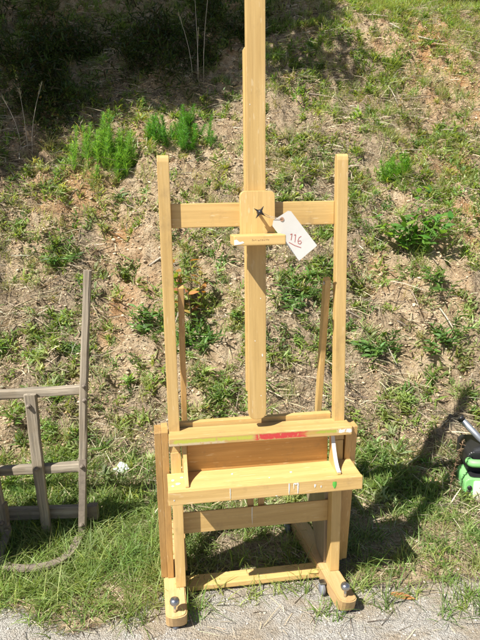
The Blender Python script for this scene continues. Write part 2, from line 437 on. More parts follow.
# top ledge with its paint
def ledge_mat():
    w = wood('ledge_wood_paint', 0, *PALE)
    tc = w.add('ShaderNodeTexCoord'); sx = w.add('ShaderNodeSeparateXYZ'); w.L(tc.outputs['Object'], sx.inputs[0])
    mp = w.add('ShaderNodeMapping'); mp.inputs['Scale'].default_value = (9, 60, 110); w.L(tc.outputs['Object'], mp.inputs['Vector'])
    n = w.noise(mp.outputs['Vector'], 1, 5, .65)
    mp2 = w.add('ShaderNodeMapping'); mp2.inputs['Scale'].default_value = (70, 40, 40); w.L(tc.outputs['Object'], mp2.inputs['Vector'])
    n2 = w.noise(mp2.outputs['Vector'], 1, 3, .6)
    col = w.col
    def band(x0, x1, z0, z1, colr, amt, soft=.006, zs=.0025):
        nonlocal col
        xx = w.math('ADD', sx.outputs['X'], w.math('MULTIPLY', w.math('SUBTRACT', n, .5), .05))
        zz = w.math('ADD', sx.outputs['Z'], w.math('MULTIPLY', w.math('SUBTRACT', n2, .5), .012))
        def sm(v, a, b):
            r = w.add('ShaderNodeMapRange'); r.interpolation_type = 'SMOOTHSTEP'
            r.inputs['From Min'].default_value = a; r.inputs['From Max'].default_value = b; w.L(v, r.inputs['Value']); return r.outputs[0]
        m = w.math('MULTIPLY', w.math('MULTIPLY', sm(xx, x0 - soft, x0 + soft), sm(xx, x1 + soft, x1 - soft)),
                   w.math('MULTIPLY', sm(zz, z0 - zs, z0 + zs), sm(zz, z1 + zs, z1 - zs)))
        m = w.math('MULTIPLY', m, w.ramp(n2, [(.36, (0, 0, 0)), (.44, (1, 1, 1))]))
        col = w.mix(w.math('MULTIPLY', m, amt), col, colr)
    band(-.29, -.03, -.005, .008, (.42, .45, .06), .85)          # olive yellow streak
    band(-.31, -.12, -.014, -.004, (.55, .50, .40), .5)
    band(-.018, .155, -.010, .010, (.50, .035, .045), .95, .007)    # red
    band(.15, .235, -.004, .008, (.46, .30, .07), .7, .03)
    band(.19, .27, -.002, .008, (.32, .40, .05), .8)
    band(.265, .315, -.004, .009, (.78, .77, .72), .95)
    w.base(col); return w.m
LZ = .658
put('ledge', box_bm(-.308, .316, -.050, .034, -.0145, .0145, .003), ledge_mat(), E, loc=(0, 0, LZ), rot=(0, .008, 0))

# paint tray
T = put('tray', box_bm(-.318, .330, -.112, -.0, .512, .524, .0015), W_h, E)
put('tray_front', box_bm(-.319, .331, -.130, -.1135, .478, .5255, .0025), W_h, T)
gus = [(-.004, .526), (-.004, .638), (-.016, .638)] + [(-.016 - .088 * t ** 1.0, .638 - .106 * (1 - (1 - t) ** 2.0)) for t in (.15, .3, .45, .6, .75, .9, 1)] + [(-.106, .526)]
put('tray_end', prism_bm(gus, -.2625, -.250, 'yz', .001), W_v, T)
ge = put('tray_end', prism_bm(gus, .250, .2625, 'yz', .001), W_v, T)
# the white painted edge on the right tray end
bm = bmesh.new(); pr = None
for (d, h) in gus[2:10]:
    q = [bm.verts.new((.2495, d - .0012, h + .0012)), bm.verts.new((.263, d - .0012, h + .0012))]
    if pr: bm.faces.new((pr[0], pr[1], q[1], q[0]))
    pr = q
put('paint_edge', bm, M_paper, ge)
# drips and blobs of paint on the tray front
def drip_bm(u, z0, z1, w, y=-.1306):
    bm = bmesh.new(); n = 9; L = []; Rr = []
    for k in range(n):
        t = k / (n - 1); z = z0 + (z1 - z0) * t; ww = w * (.55 + .45 * math.sin(3.1 * t + .6)) * (1 if k < n - 1 else .4)
        j = random.uniform(-.0004, .0004)
        L.append(bm.verts.new((u - ww / 2 + j, y, z))); Rr.append(bm.verts.new((u + ww / 2 + j, y, z)))
    M = [bm.verts.new(((a.co.x + b.co.x) / 2, y - .0011, a.co.z)) for a, b in zip(L, Rr)]
    for k in range(n - 1):
        bm.faces.new((L[k], M[k], M[k + 1], L[k + 1])); bm.faces.new((M[k], Rr[k], Rr[k + 1], M[k + 1]))
    return bm
for u, z0, z1, w in ((.078, .523, .481, .005), (.094, .523, .50, .0035), (.108, .523, .482, .0055), (.101, .5225, .516, .016), (.166, .512, .499, .007), (.187, .505, .497, .005), (-.118, .523, .484, .003), (.036, .483, .480, .008), (-.30, .5, .494, .004)):
    put('paint_drip', drip_bm(u, z0, z1, w), M_white, T)
put('paint_drip', drip_bm(.233, .515, .490, .0145), M_greenpaint, T)
put('paint_drip', drip_bm(-.018, .342, .268, .0035, .0434), M_white, E)
for x, y, r in ((-.30, -.05, .006), (-.285, -.075, .008), (-.302, -.088, .005), (-.27, -.035, .005), (.10, -.06, .004), (-.10, -.04, .004), (.02, -.085, .003)):
    pts = [(x + r * random.uniform(.7, 1.2) * math.cos(a), y + r * random.uniform(.7, 1.2) * math.sin(a)) for a in np.linspace(0, 2 * math.pi, 9)[:-1]]
    put('paint_spot', prism_bm(pts, .5243, .5252, 'xy', 0), M_white, T)

# stays behind the uprights; the right one in paler wood to look sunlit
for s in (-1, 1):
    u0_, u1_ = (.2365, .2555) if s > 0 else (-.2560, -.2370)
    top = 1.172 if s > 0 else 1.165
    o = put('stay', prism_bm([(.040, top - .008), (.052, top), (.070, top), (.078, top - .012), (.150, .645), (.335, .30), (.30, .245), (.120, .645)], u0_, u1_, 'yz', .002), W_v if s > 0 else O_v, E)
    ub = u0_ - .0005 if s > 0 else u1_ + .0005
    put('stay_bolt', lathe_bm([(.001, -.003), (.006, -.003), (.007, -.0015), (.007, .0)] if s > 0 else [(.007, 0), (.007, .0015), (.006, .003), (.001, .003)], 'x', 14, (ub, .056, top - .02)), M_chrome, o)
    o2 = .001 if s < 0 else .0005
    put('rear_prop', prism_bm([(.052, .072), (.15, .072), (.36, .25), (.40, .30), (.40, .47), (.052, .47)] if s > 0 else [(.09, .072), (.21, .072), (.42, .34), (.33, .34), (.24, .20)], u0_ + (.0205 if s > 0 else -.0205), u1_ + (.0205 if s > 0 else -.0205), 'yz', .002), G_ply if s > 0 else O_v, E)

# top crossbar, mast, sliding clamp
up('crossbar', box_bm(-.2685, .2685, .0255, .047, uz(1.35), uz(1.427), .003), W_h)
mpts = [(-.0300, uz(.735)), (-.0285, uz(.722)), (-.023, uz(.713)), (-.014, uz(.7085)), (0, uz(.707)), (.014, uz(.7085)), (.023, uz(.713)), (.0285, uz(.722)), (.030, uz(.735)), (.030, uz(2.45)), (-.030, uz(2.45))]
def shear(bm):                                  # the mast stands a hair out of true
    for v in bm.verts: v.co.x += -.007 + .0105 * (v.co.z - uz(.7)) / 1.3
    return bm
mast = up('mast', shear(prism_bm(mpts, -.026, -.0035, 'xz', .0025)), W_v)
mb = prism_bm([(-.0335, uz(.80)), (.0285, uz(.80)), (.0285, uz(1.885)), (.020, uz(1.893)), (-.026, uz(1.893)), (-.0335, uz(1.885))], -.0015, .0235, 'xz', .0025)
link('mast_rear_board', bm_mesh(shear(mb), 'mast_rear_board'), W_v, mast)
for u_, h_, r_ in ((.012, .79, .0016), (.018, .93, .0024), (-.006, .98, .0014), (.014, 1.12, .0014), (-.012, 1.72, .0012)):
    pts = [(u_ - .006 + r_ * random.uniform(.6, 1.3) * math.cos(a), uz(h_) + r_ * random.uniform(.8, 2.4) * math.sin(a)) for a in np.linspace(0, 2 * math.pi, 9)[:-1]]
    link('paint_speck', bm_mesh(prism_bm(pts, -.0266, -.0261, 'xz', 0), 'paint_speck'), M_white, mast)
def rrect(x0, x1, z0, z1, r, n=5, low=True):
    P = []
    for cx, cz, a0 in ((x1 - r, z1 - r, 0), (x0 + r, z1 - r, 90)):
        for k in range(n): a = math.radians(a0 + 90 * k / (n - 1)); P.append((cx + r * math.cos(a), cz + r * math.sin(a)))
    return P + [(x0, z0), (x1, z0)]
blk = up('sliding_clamp', prism_bm(rrect(-.057, .0525, uz(1.30), uz(1.462), .016), -.052, -.0275, 'xz', .0018), W_v)
def child(name, bm, mat, par): return link(name, bm_mesh(bm, name), mat, par)
lg = child('clamp_ledge', box_bm(-.0915, .068, -.140, -.0535, uz(1.300), uz(1.331), .0045, 3), W_h, blk)
bm = bmesh.new(); x = -.036                      # worn maker's imprint, no longer legible
for k in range(11):
    w_ = random.uniform(.0016, .0042); hgt = random.uniform(.0016, .0042) if k else .0062
    zc = uz(1.3165) + random.uniform(-.001, .001)
    q = [bm.verts.new(p) for p in ((x, -.1404, zc - hgt / 2), (x + w_ * .55, -.1404, zc - hgt / 2 - .0006), (x + w_, -.1404, zc + hgt / 2), (x + .0005, -.1404, zc + hgt / 2 - .0007))]
    bm.faces.new(q); x += w_ + random.uniform(.0012, .003)
child('imprint', bm, M_imprint, lg)
bm = bmesh.new()
pts = [(-.0905, 1.303), (-.0905, 1.318), (-.083, 1.320), (-.074, 1.312), (-.064, 1.314), (-.060, 1.309), (-.072, 1.305)]
bm.faces.new([bm.verts.new((a, -.1405, uz(b))) for a, b in pts]); child('paint_smear', bm, M_white, lg)
kn = child('clamp_stud', tube([(-.002, -.050, uz(1.397)), (-.002, -.078, uz(1.397))], .005, 10), M_chrome, blk)
star = []
for k in range(20):
    a = 2 * math.pi * k / 20 + .35; rr = (.0060, .0095, .0225, .0095)[(k - 0) % 5] if k % 5 < 4 else .0062
    star.append((-.002 + rr * math.cos(a) , uz(1.397) + rr * math.sin(a)))
wk = child('wing_knob', prism_bm(star, -.091, -.080, 'xz', .0015), M_black, kn)
child('hub', lathe_bm([(.0012, -.0985), (.005, -.0975), (.0075, -.094), (.0082, -.088), (.009, -.080)], 'y', 16, (-.002, 0, uz(1.397))), M_black, wk)

# ------------------------------------------------------------------ price tag hanging from the knob
TG = empty('price_tag', (CX, CD, 0), YAW, label='white paper tag with red number 116 hanging by a string from the clamp knob', cat='price tag')
def tg(name, me, mat, parent=TG):
    o = link(name, me, mat, parent)
    if parent is TG: o.location = UP['loc']; o.rotation_euler = UP['rot']
    return o
DT = -.066
def px2up(px, py, d=DT):
    """tag outline measured in the tag's own plane"""
    v = fw + (px - 240) / FPX * rv - (py - 320) / FPX * uv
    ey = np.array([-math.sin(YAW), math.cos(YAW), 0]); ex = np.array([math.cos(YAW), math.sin(YAW), 0]); ez = np.array([0, 0, 1.])
    e2 = ey * math.cos(LEAN) - ez * math.sin(LEAN); z2 = ez * math.cos(LEAN) + ey * math.sin(LEAN)
    pv = np.array([CX, CD, HP]); c = np.array([0, 0, CH])
    t = ((pv + e2 * d - c) @ e2) / (v @ e2); P = c + t * v - pv
    return float(P @ ex), float(P @ z2)
out = [px2up(*p) for p in ((272.3, 226), (273.2, 220.3), (288, 210.8), (291, 211.3), (317, 245.5), (299, 260.8))]
tb = prism_bm(out, DT, DT + .0012, 'xz', 0)
ctr = px2up(295, 236)
bmesh.ops.subdivide_edges(tb, edges=tb.edges[:], cuts=3, use_grid_fill=True)
bmesh.ops.triangulate(tb, faces=[f for f in tb.faces if len(f.verts) > 4])
def curl(x, z): return -.28 * ((x - ctr[0]) * .8 - (z - ctr[1]) * .6) ** 2 * 10 * .12
for v in tb.verts: v.co.y += curl(v.co.x, v.co.z)
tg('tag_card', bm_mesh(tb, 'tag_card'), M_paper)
hx, hz = px2up(281.8, 219.2)
tg('tag_eyelet', bm_mesh(lathe_bm([(.0065, -.0012), (.0065, 0.0002), (.002, .0003), (.002, -.0012)], 'y', 18, (hx, DT - .0004 + curl(hx, hz), hz)), 'tag_eyelet'), M_eyelet)
def stroke(bm, pts, w):
    pts = [px2up(*p) for p in pts]; pr = None
    dense = []
    for a, b in zip(pts, pts[1:]):
        for t in (0, .33, .66): dense.append((a[0] + (b[0] - a[0]) * t, a[1] + (b[1] - a[1]) * t))
    dense.append(pts[-1])
    for i, p in enumerate(dense):
        a = Vector(dense[max(i - 1, 0)]); b = Vector(dense[min(i + 1, len(dense) - 1)]); d = (b - a).normalized(); n = Vector((-d.y, d.x)) * w / 2
        y = DT - .0007
        q = [bm.verts.new((p[0] + n.x * s, y + curl(p[0] + n.x * s, p[1] + n.y * s), p[1] + n.y * s)) for s in (-1, 1)]
        if pr: bm.faces.new((pr[0], q[0], q[1], pr[1]))
        pr = q
bm = bmesh.new(); SW = .0019
stroke(bm, ((290.2, 234.6), (292.0, 233.6), (291.0, 240.2)), SW)
stroke(bm, ((294.0, 235.2), (295.6, 234.4), (294.8, 242.2)), SW)
stroke(bm, ((301.2, 236.2), (299.0, 237.6), (297.8, 240.8), (298.2, 243.4), (300.0, 244.0), (301.4, 242.4), (300.4, 240.6), (298.2, 241.4)), SW)
stroke(bm, ((288.8, 242.2), (294.5, 245.4), (301, 247.6)), SW)
tg('written_number', bm_mesh(bm, 'written_number'), M_ink)
kx_, kz_ = -.002, uz(1.397)
tg('string', bm_mesh(tube([(kx_, -.077, kz_ + .0052), (kx_ + .006, -.077, kz_ + .001), (kx_ + .03, -.075, kz_ - .012), (hx - .012, -.071, hz + .004), (hx, DT - .003, hz), (hx - .006, DT + .003, hz - .002), (kx_ + .028, -.070, kz_ - .016), (kx_ + .004, -.0755, kz_ - .005)], .0008, 6), 'string'), M_string)

# ------------------------------------------------------------------ old wooden frame on the left
FY = 2.28
WF = empty('wooden_frame', (-.83, FY, 0), 0, label='weathered grey wooden frame with a curved iron band, left of the easel', cat='wooden frame')
def beam(name, p, q, w, t, mat, par=WF, wave=.004):
    """a rough plank from p to q (world), width w in the picture plane, thickness t; local z or x runs along it"""
    p = Vector(p) - Vector((-.83, FY, 0)); q = Vector(q) - Vector((-.83, FY, 0))
    L = (q - p).length; vert = abs((q - p).z) > abs((q - p).x)
    bm = bmesh.new(); n = 12; rings = []
    w0, w1 = w if isinstance(w, tuple) else (w, w)
    for k in range(n + 1):
        s = k / n; ww = w0 + (w1 - w0) * s; j = [random.uniform(-1, 1) * wave * .5 for _ in range(4)]; off = math.sin(s * 4 + w0 * 90) * wave
        c = .16 * min(ww, t)
        prof = [(-ww / 2 + c, -t / 2), (ww / 2 - c, -t / 2), (ww / 2, -t / 2 + c), (ww / 2, t / 2 - c), (ww / 2 - c, t / 2), (-ww / 2 + c, t / 2), (-ww / 2, t / 2 - c), (-ww / 2, -t / 2 + c)]
        rings.append([bm.verts.new((a + off + j[i // 2], b + j[(i // 2 + 1) % 4] * .5, L * s) if vert else (L * s, b + j[i // 2] * .5, a + off + j[(i // 2 + 1) % 4])) for i, (a, b) in enumerate(prof)])
    for a, b in zip(rings, rings[1:]):
        for i in range(8): bm.faces.new((a[i], a[(i + 1) % 8], b[(i + 1) % 8], b[i]))
    bm.faces.new(rings[0][::-1]); bm.faces.new(rings[-1])
    o = link(name, bm_mesh(bm, name), mat, par)
    d = (q - p).normalized(); o.location = p
    o.rotation_mode = 'QUATERNION'
    o.rotation_quaternion = Vector((0, 0, 1) if vert else (1, 0, 0)).rotation_difference(d)
    return o
tall = beam('post', (-.688, FY + .0, -.02), (-.585, FY + .02, 1.158), (.029, .029), .028, G_v)
mid_ = beam('post', (-.835, FY + .015, .02), (-.848, FY + .0, .662), (.038, .048), .026, G_v)
lef = beam('post', (-.985, FY - .03, -.01), (-1.065, FY + .0, .72), (.040, .046), .028, G_v)
beam('rail', (-1.45, FY + .035, 0.637), (-.640, FY + .030, .665), .038, .030, G_h)
beam('rail', (-1.45, FY + .040, .290), (-.655, FY + .035, .322), .040, .030, G_h)
r3 = beam('rail', (-1.45, FY + .060, .075), (-.625, FY + .060, .098), .055, .030, G_h)
put('iron_cap', box_bm(.785, .826, -.017, .017, -.033, .033, .004), M_rust, r3)
for po, hs in ((tall, (.10, .37, .66, .72)), (mid_, (.32, .60)), (lef, (.12, .40))):
    for h_ in hs:
        put('bolt', lathe_bm([(.010, -.006), (.010, 0), (.007, .0), (.007, -.012), (.001, -.0125)][::-1], 'y', 10, (random.uniform(-.004, .004), -.017, h_)), M_rust, po)
for zz in (.05, .26, .47, .68):  # unseen planks with their post and rail, added to shade the frame
    beam('shade_plank', (-1.62, FY - .33, zz + .1), (-1.02, FY - .30, zz + .105), .195, .022, G_h)
beam('post', (-1.50, FY - .28, -.02), (-1.50, FY - .28, 1.0), .05, .03, G_v)
beam('rail', (-1.50, FY - .26, .30), (-1.50, FY + .02, .301), .04, .03, G_h)
put('iron_strap', box_bm(-.0135, .0135, -.0175, -.0145, .02, .40, .001), M_rust, tall)
# curved iron band lying in the grass
bc = [(-.988, 2.255, .17), (-.985, 2.245, .05), (-.982, 2.17, .022), (-.968, 2.10, .02), (-.93, 2.055, .02), (-.87, 2.035, .02), (-.80, 2.038, .02), (-.735, 2.065, .02), (-.70, 2.11, .02), (-.685, 2.17, .022), (-.683, 2.225, .024)]
def smooth_path(P, n):
    P = [Vector(p) for p in P]; o = []
    for i in range(len(P) - 1):
        a, b, c, d = P[max(i - 1, 0)], P[i], P[i + 1], P[min(i + 2, len(P) - 1)]
        for k in range(n):
            t = k / n
            o.append(.5 * ((2 * b) + (c - a) * t + (2 * a - 5 * b + 4 * c - d) * t * t + (3 * b - a - 3 * c + d) * t ** 3))
    return o + [P[-1]]
bm = bmesh.new(); pr = None; path = smooth_path(bc, 5)
for i, p in enumerate(path):
    d = (path[min(i + 1, len(path) - 1)] - path[max(i - 1, 0)]).normalized()
    n = Vector((d.y, -d.x, 0)); n = n.normalized() if n.length > .2 else Vector((0, -1, 0))
    b_ = d.cross(n).normalized(); p = p - Vector((-.83, FY, -.022))
    q = [bm.verts.new(p + n * a * .0165 + b_ * c * .005) for a, c in ((-1, -1), (1, -1), (1, 1), (-1, 1))]
    if pr:
        for k in range(4): bm.faces.new((pr[k], pr[(k + 1) % 4], q[(k + 1) % 4], q[k]))
    else: bm.faces.new(q)
    pr = q
bm.faces.new(pr[::-1]); put('iron_band', bm, M_rust, WF)

# ------------------------------------------------------------------ green and white machine at the right edge
MY = 2.52
MC = empty('garden_machine', (1.205, MY, .005), -.10, label='green and white garden machine with grey tube handle in grass at right edge', cat='garden machine')
def rr2(x0, x1, z0, z1, r, n=6):
    P = []
    for cx, cz, a0 in ((x1 - r, z1 - r, 0), (x0 + r, z1 - r, 90), (x0 + r, z0 + r, 180), (x1 - r, z0 + r, 270)):
        for k in range(n): a = math.radians(a0 + 90 * k / (n - 1)); P.append((cx + r * math.cos(a), cz + r * math.sin(a)))
    return P
hs_ = put('green_housing', prism_bm(rr2(-.170, .24, .0, .118, .030), 0, .15, 'xz', .006, 3), M_green, MC)
put('white_panel', prism_bm(rr2(-.130, .22, .010, .108, .010), -.006, .004, 'xz', .003), M_panel, hs_)
put('deck', prism_bm(rr2(-.145, .235, .010, .142, .02), .1185, .124, 'xy', .001), M_black, hs_)
for a, b in ((-.150, .050), (-.146, .072), (-.152, .032)):
    put('socket', lathe_bm([(.001, -.004), (.010, -.004), (.012, .002)][::-1], 'y', 14, (a, -.001, b)), M_black, hs_)
put('label_mark', prism_bm([(-.08, .085), (-.062, .093), (-.05, .088), (-.058, .074), (-.07, .060), (-.073, .078)], -.0075, -.0058, 'xz', 0), M_black, hs_)
put('body', prism_bm(rr2(-.150, .24, .11, .225, .03), .06, .26, 'xz', .008, 3), M_black, MC)
put('handle_bar', tube(smooth_path([(-.144, .055, .182), (-.138, .030, .183), (-.10, .02, .186), (.0, .02, .190), (.12, .02, .194), (.24, .02, .194)], 4), .0185, 14), M_green, MC)
tbm = tube([(-.165, .17, .345), (.08, .11, .10)], .0155, 12)
th = put('tube_handle', tbm, M_steel, MC)
put('grip', tube([(-.172, .172, .352), (-.158, .168, .338)], .018, 12), M_black, th)

# ------------------------------------------------------------------ vegetation makers
def unit(v): return v / np.maximum(np.linalg.norm(v, axis=-1, keepdims=True), 1e-9)
def strips(P, D, A, L, W, bend, prof, tint, twist=.6):
    """curved blades: base P, growing along D, drooping towards azimuth A (2D angle); returns verts, quads, tint"""
    n = len(P); K = len(prof) - 1
    a3 = np.stack([np.cos(A), np.sin(A), np.zeros(n)], -1)
    side = unit(np.cross(D, a3 + 1e-3)) ; tw = R.uniform(-twist, twist, n)[:, None]
    side = unit(side * np.cos(tw) + np.cross(D, side) * np.sin(tw))
    dr = a3 * .75 + np.array([0, 0, -.65])
    V = np.empty((n, K + 1, 2, 3))
    for k in range(K + 1):
        s = k / K; c = P + D * (L * s)[:, None] + dr * (L * bend * s * s)[:, None]
        hw = (W * prof[k] / 2)[:, None] * side
        V[:, k, 0] = c - hw; V[:, k, 1] = c + hw
    i = np.arange(n)[:, None] * (2 * (K + 1)) + 2 * np.arange(K)[None, :]
    Fq = np.stack([i, i + 1, i + 3, i + 2], -1).reshape(-1, 4)
    T = np.repeat(tint, 2 * (K + 1), axis=0)
    return V.reshape(-1, 3), Fq, T
GRASSP = [1, .95, .7, .1]; LEAFP = [.25, .85, 1, .65, .06]; LEAF3 = [.3, 1, .75, .06]; STRAW = [1, .9, .5]
def tints(n, base, var=.18, hue=.12):
    b = np.asarray(base, float); b = b[R.integers(0, len(b), n)] if b.ndim == 2 else np.tile(b, (n, 1))
    v = 1 + R.normal(0, var, (n, 1)); h = 1 + R.normal(0, hue, (n, 3)) * np.array([1, .4, .8])
    return np.clip(b * v * h, .008, .8)
def tilt_dir(n, up, lo, hi):
    A = R.uniform(0, 2 * math.pi, n); th = np.radians(R.uniform(lo, hi, n))
    D = up * np.cos(th)[:, None] + np.stack([np.cos(A), np.sin(A), np.zeros(n)], -1) * np.sin(th)[:, None]
    return unit(D), A
def on(x, y, dz=0): return np.stack([x, y, height(x, y) + dz], -1)
def inview(x, y, m=.75): return (np.abs(x - .05) < .42 * y + m)
def scatter(n, x0, x1, y0, y1, dens):
    x = R.uniform(x0, x1, n); y = R.uniform(y0, y1, n)
    k = (R.random(n) < dens(x, y)) & inview(x, y); return x[k], y[k]
GREEN = [(.18, .275, .07), (.23, .32, .08), (.14, .225, .06), (.26, .335, .11)]
YGREEN = [(.27, .34, .125), (.33, .37, .17), (.22, .31, .09), (.38, .39, .22)]
STRAWC = [(.48, .41, .29), (.34, .28, .20), (.60, .53, .40), (.16, .125, .09), (.52, .43, .28), (.09, .07, .05)]
def clump_pts(x, y, nmin, nmax, rad):
    cnt = R.integers(nmin, nmax, len(x)); i = np.repeat(np.arange(len(x)), cnt)
    r = rad[i] * np.sqrt(R.random(len(i))); a = R.uniform(0, 2 * math.pi, len(i))
    return i, x[i] + r * np.cos(a), y[i] + r * np.sin(a)

# --- thatch of dead stems over the bank
bag = Bag()
x, y = scatter(150000, -3.7, 3.7, 2.35, 6.7, lambda x, y: .12 + .75 * (1 - dirt_open(x, y)) * sstep(.35, .6, fbm(x, y, 5, 3, 301)))
n = len(x); nn = normal(x, y)
D, A = tilt_dir(n, nn, 35, 92); D = unit(D + np.array([0, -.35, -.3]))
bag.add(*strips(on(x, y, .004), D, A, R.uniform(.03, .13, n), R.uniform(.002, .005, n), R.uniform(0, .5, n), STRAW, tints(n, STRAWC, .22, .06)))
x, y = scatter(15000, -1.9, 2.0, 1.72, 2.6, lambda x, y: .10 + .6 * (1 - gravel_mask(x, y)))
n = len(x); D, A = tilt_dir(n, np.array([[0, 0, 1.]]), 60, 90)
bag.add(*strips(on(x, y, .003), D, A, R.uniform(.02, .10, n), R.uniform(.0012, .003, n), R.uniform(0, .3, n), STRAW, tints(n, STRAWC, .22, .06)))
x, y = scatter(5000, -3.6, 3.6, 2.45, 6.6, lambda x, y: .15 + .8 * sstep(.42, .6, fbm(x, y, 3.5, 3, 351)))
n = len(x); nn = normal(x, y); D, A = tilt_dir(n, nn, 60, 95); D = unit(D + np.array([0, -.3, -.2]))
bag.add(*strips(on(x, y, .012), D, A, R.uniform(.06, .24, n), R.uniform(.003, .008, n), R.uniform(-.1, .3, n), STRAW, tints(n, [(.30, .26, .21), (.40, .35, .28), (.12, .09, .065), (.20, .15, .11)], .2, .05)))
tag(link('dead_thatch', bag.mesh('dead_thatch'), M_dry), kind='stuff')

# --- low leafy weeds
bag = Bag()
x, y = scatter(13500, -3.7, 3.6, 2.5, 6.7, lambda x, y: .02 + .85 * green_dens(x, y))
rad = R.uniform(.012, .05, len(x)); i, px, py = clump_pts(x, y, 14, 36, rad)
n = len(px); nn = normal(px, py); cs = R.uniform(.6, 1.25, len(x))[i]
D, A = tilt_dir(n, unit(nn * .35 + np.array([0, 0, .9])), 15, 78)
ct = tints(len(x), GREEN + YGREEN[:2], .16, .10)[i] * (1 + R.normal(0, .14, (n, 1)))
bag.add(*strips(on(px, py, .0) + np.array([0, 0, 1]) * R.uniform(0, .035, (n, 1)), D, A, R.uniform(.026, .068, n) * cs, R.uniform(.006, .0125, n) * cs, R.uniform(.05, .5, n), LEAF3, np.clip(ct, .01, .6)))
tag(link('weeds', bag.mesh('weeds'), M_leaf), kind='stuff')

# --- brush under the trees, leaf tints darkened to deepen the shade
bag = Bag()
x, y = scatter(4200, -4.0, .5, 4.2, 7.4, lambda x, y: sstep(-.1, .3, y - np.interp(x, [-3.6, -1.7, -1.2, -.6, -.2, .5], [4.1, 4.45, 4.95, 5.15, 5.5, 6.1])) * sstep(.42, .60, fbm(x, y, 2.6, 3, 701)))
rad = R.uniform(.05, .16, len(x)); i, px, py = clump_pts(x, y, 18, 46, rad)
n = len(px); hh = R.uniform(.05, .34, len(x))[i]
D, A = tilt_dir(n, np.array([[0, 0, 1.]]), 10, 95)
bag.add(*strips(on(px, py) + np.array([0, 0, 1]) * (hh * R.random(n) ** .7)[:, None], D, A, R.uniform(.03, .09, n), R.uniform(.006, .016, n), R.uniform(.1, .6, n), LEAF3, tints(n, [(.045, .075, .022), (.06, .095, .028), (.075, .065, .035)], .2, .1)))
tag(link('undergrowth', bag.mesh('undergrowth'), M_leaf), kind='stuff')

# --- fine grass tufts on the bank
bag = Bag()
x, y = scatter(10500, -3.7, 3.6, 2.55, 7.0, lambda x, y: (.10 + .35 * sstep(.45, .58, fbm(x, y, 3.8, 3, 401))) * (.45 + .55 * sstep(3.2, 4.4, y)) + .35 * sstep(5.4, 6.2, y) + .26 * sstep(.3, 1.5, x) * sstep(3.6, 4.6, y))
rad = R.uniform(.012, .06, len(x)); i, px, py = clump_pts(x, y, 14, 40, rad)
n = len(px); cs = R.uniform(.5, 1.3, len(x))[i]
D, A = tilt_dir(n, np.array([[0, -.12, 1.]]), 3, 50)
ct = tints(len(x), YGREEN + GREEN[:2] + [(.26, .24, .14)], .16, .08)[i] * (1 + R.normal(0, .15, (n, 1)))
bag.add(*strips(on(px, py), D, A, R.uniform(.05, .14, n) * cs, R.uniform(.0016, .0035, n), R.uniform(.1, .8, n), GRASSP, np.clip(ct, .01, .6)))
# --- longer grass on the flat, round the easel and the old frame
def dens_flat(x, y):
    d = (1 - gravel_mask(x, y)) * (.30 + .7 * sstep(.40, .62, fbm(x, y, 3.3, 3, 501)))
    d = d * np.where((x > -.15) & (x < .85) & (y < 2.6), .55, 1.0) * np.where((x > .45) & (x < .74) & (y < 2.2), .4, 1)
    d = d * np.where((x > .92) & (x < 1.4) & (y > 2.28) & (y < 2.75), .12, 1)       # trampled in front of the machine
    return np.clip(d, 0, 1)
x, y = scatter(4700, -1.9, 2.0, 1.72, 2.85, dens_flat)
ex = np.array([-.36, -.22, -.17, -.25, -.12, .02, .12, .18, .36, .42, .47, .5, -.42, .30, .52, .62, .9, 1.02, .84, .80, .78, .83, .76, .72])
ey_ = np.array([1.79, 1.86, 1.84, 1.89, 1.90, 1.93, 1.94, 1.93, 1.86, 1.92, 1.98, 2.05, 1.82, 1.80, 1.86, 1.9, 1.85, 1.82, 1.80, 1.92, 1.86, 1.78, 1.98, 1.80])
x = np.concatenate([x, np.repeat(ex, 2) + R.normal(0, .025, 2 * len(ex))]); y = np.concatenate([y, np.repeat(ey_, 2) + R.normal(0, .015, 2 * len(ex))])
rad = R.uniform(.015, .06, len(x)); i, px, py = clump_pts(x, y, 8, 26, rad)
n = len(px); cs = (R.uniform(.5, 1.25, len(x)) * np.where(x < -.3, 1.0, .85))[i]
D, A = tilt_dir(n, np.array([[0, 0, 1.]]), 4, 52)
ct = tints(len(x), GREEN * 2 + YGREEN[:2], .15, .09)[i] * (1 + R.normal(0, .15, (n, 1)))
bag.add(*strips(on(px, py), D, A, R.uniform(.05, .15, n) * cs, R.uniform(.002, .0045, n), R.uniform(.15, .9, n), GRASSP, np.clip(ct, .01, .6)))
tag(link('grass', bag.mesh('grass'), M_leaf), kind='stuff')

# --- soil clods on the bank, loose stones on the shoulder
ico = bmesh.new(); bmesh.ops.create_icosphere(ico, subdivisions=2, radius=1)
IV = np.array([v.co[:] for v in ico.verts]); IF = np.array([[v.index for v in f.verts] for f in ico.faces]); ico.free()
ico = bmesh.new(); bmesh.ops.create_icosphere(ico, subdivisions=1, radius=1)
JV = np.array([v.co[:] for v in ico.verts]); JF = np.array([[v.index for v in f.verts] for f in ico.faces]); ico.free()
def stones(x, y, r, tint, V0, F0, sink=.3):
    n = len(x); m = len(V0)
    sc = R.uniform(.65, 1.3, (n, 1, 3)) * r[:, None, None]; sc[:, :, 2] *= .6
    lump = 1 + .75 * (R.random((n, m, 1)) - .5)
    a = R.uniform(0, 6.28, n); c, s = np.cos(a)[:, None], np.sin(a)[:, None]
    V = V0[None] * lump * sc; V = np.stack([V[..., 0] * c - V[..., 1] * s, V[..., 0] * s + V[..., 1] * c, V[..., 2]], -1)
    V += on(x, y, r * (.5 - sink))[:, None, :]
    Fq = (F0[None] + (np.arange(n) * m)[:, None, None]).reshape(-1, 3)
    return V.reshape(-1, 3), Fq, np.repeat(tint, m, axis=0)
bag = Bag()
x, y = scatter(70000, -3.5, 3.5, 2.45, 6.4, lambda x, y: .25 + .7 * dirt_open(x, y))
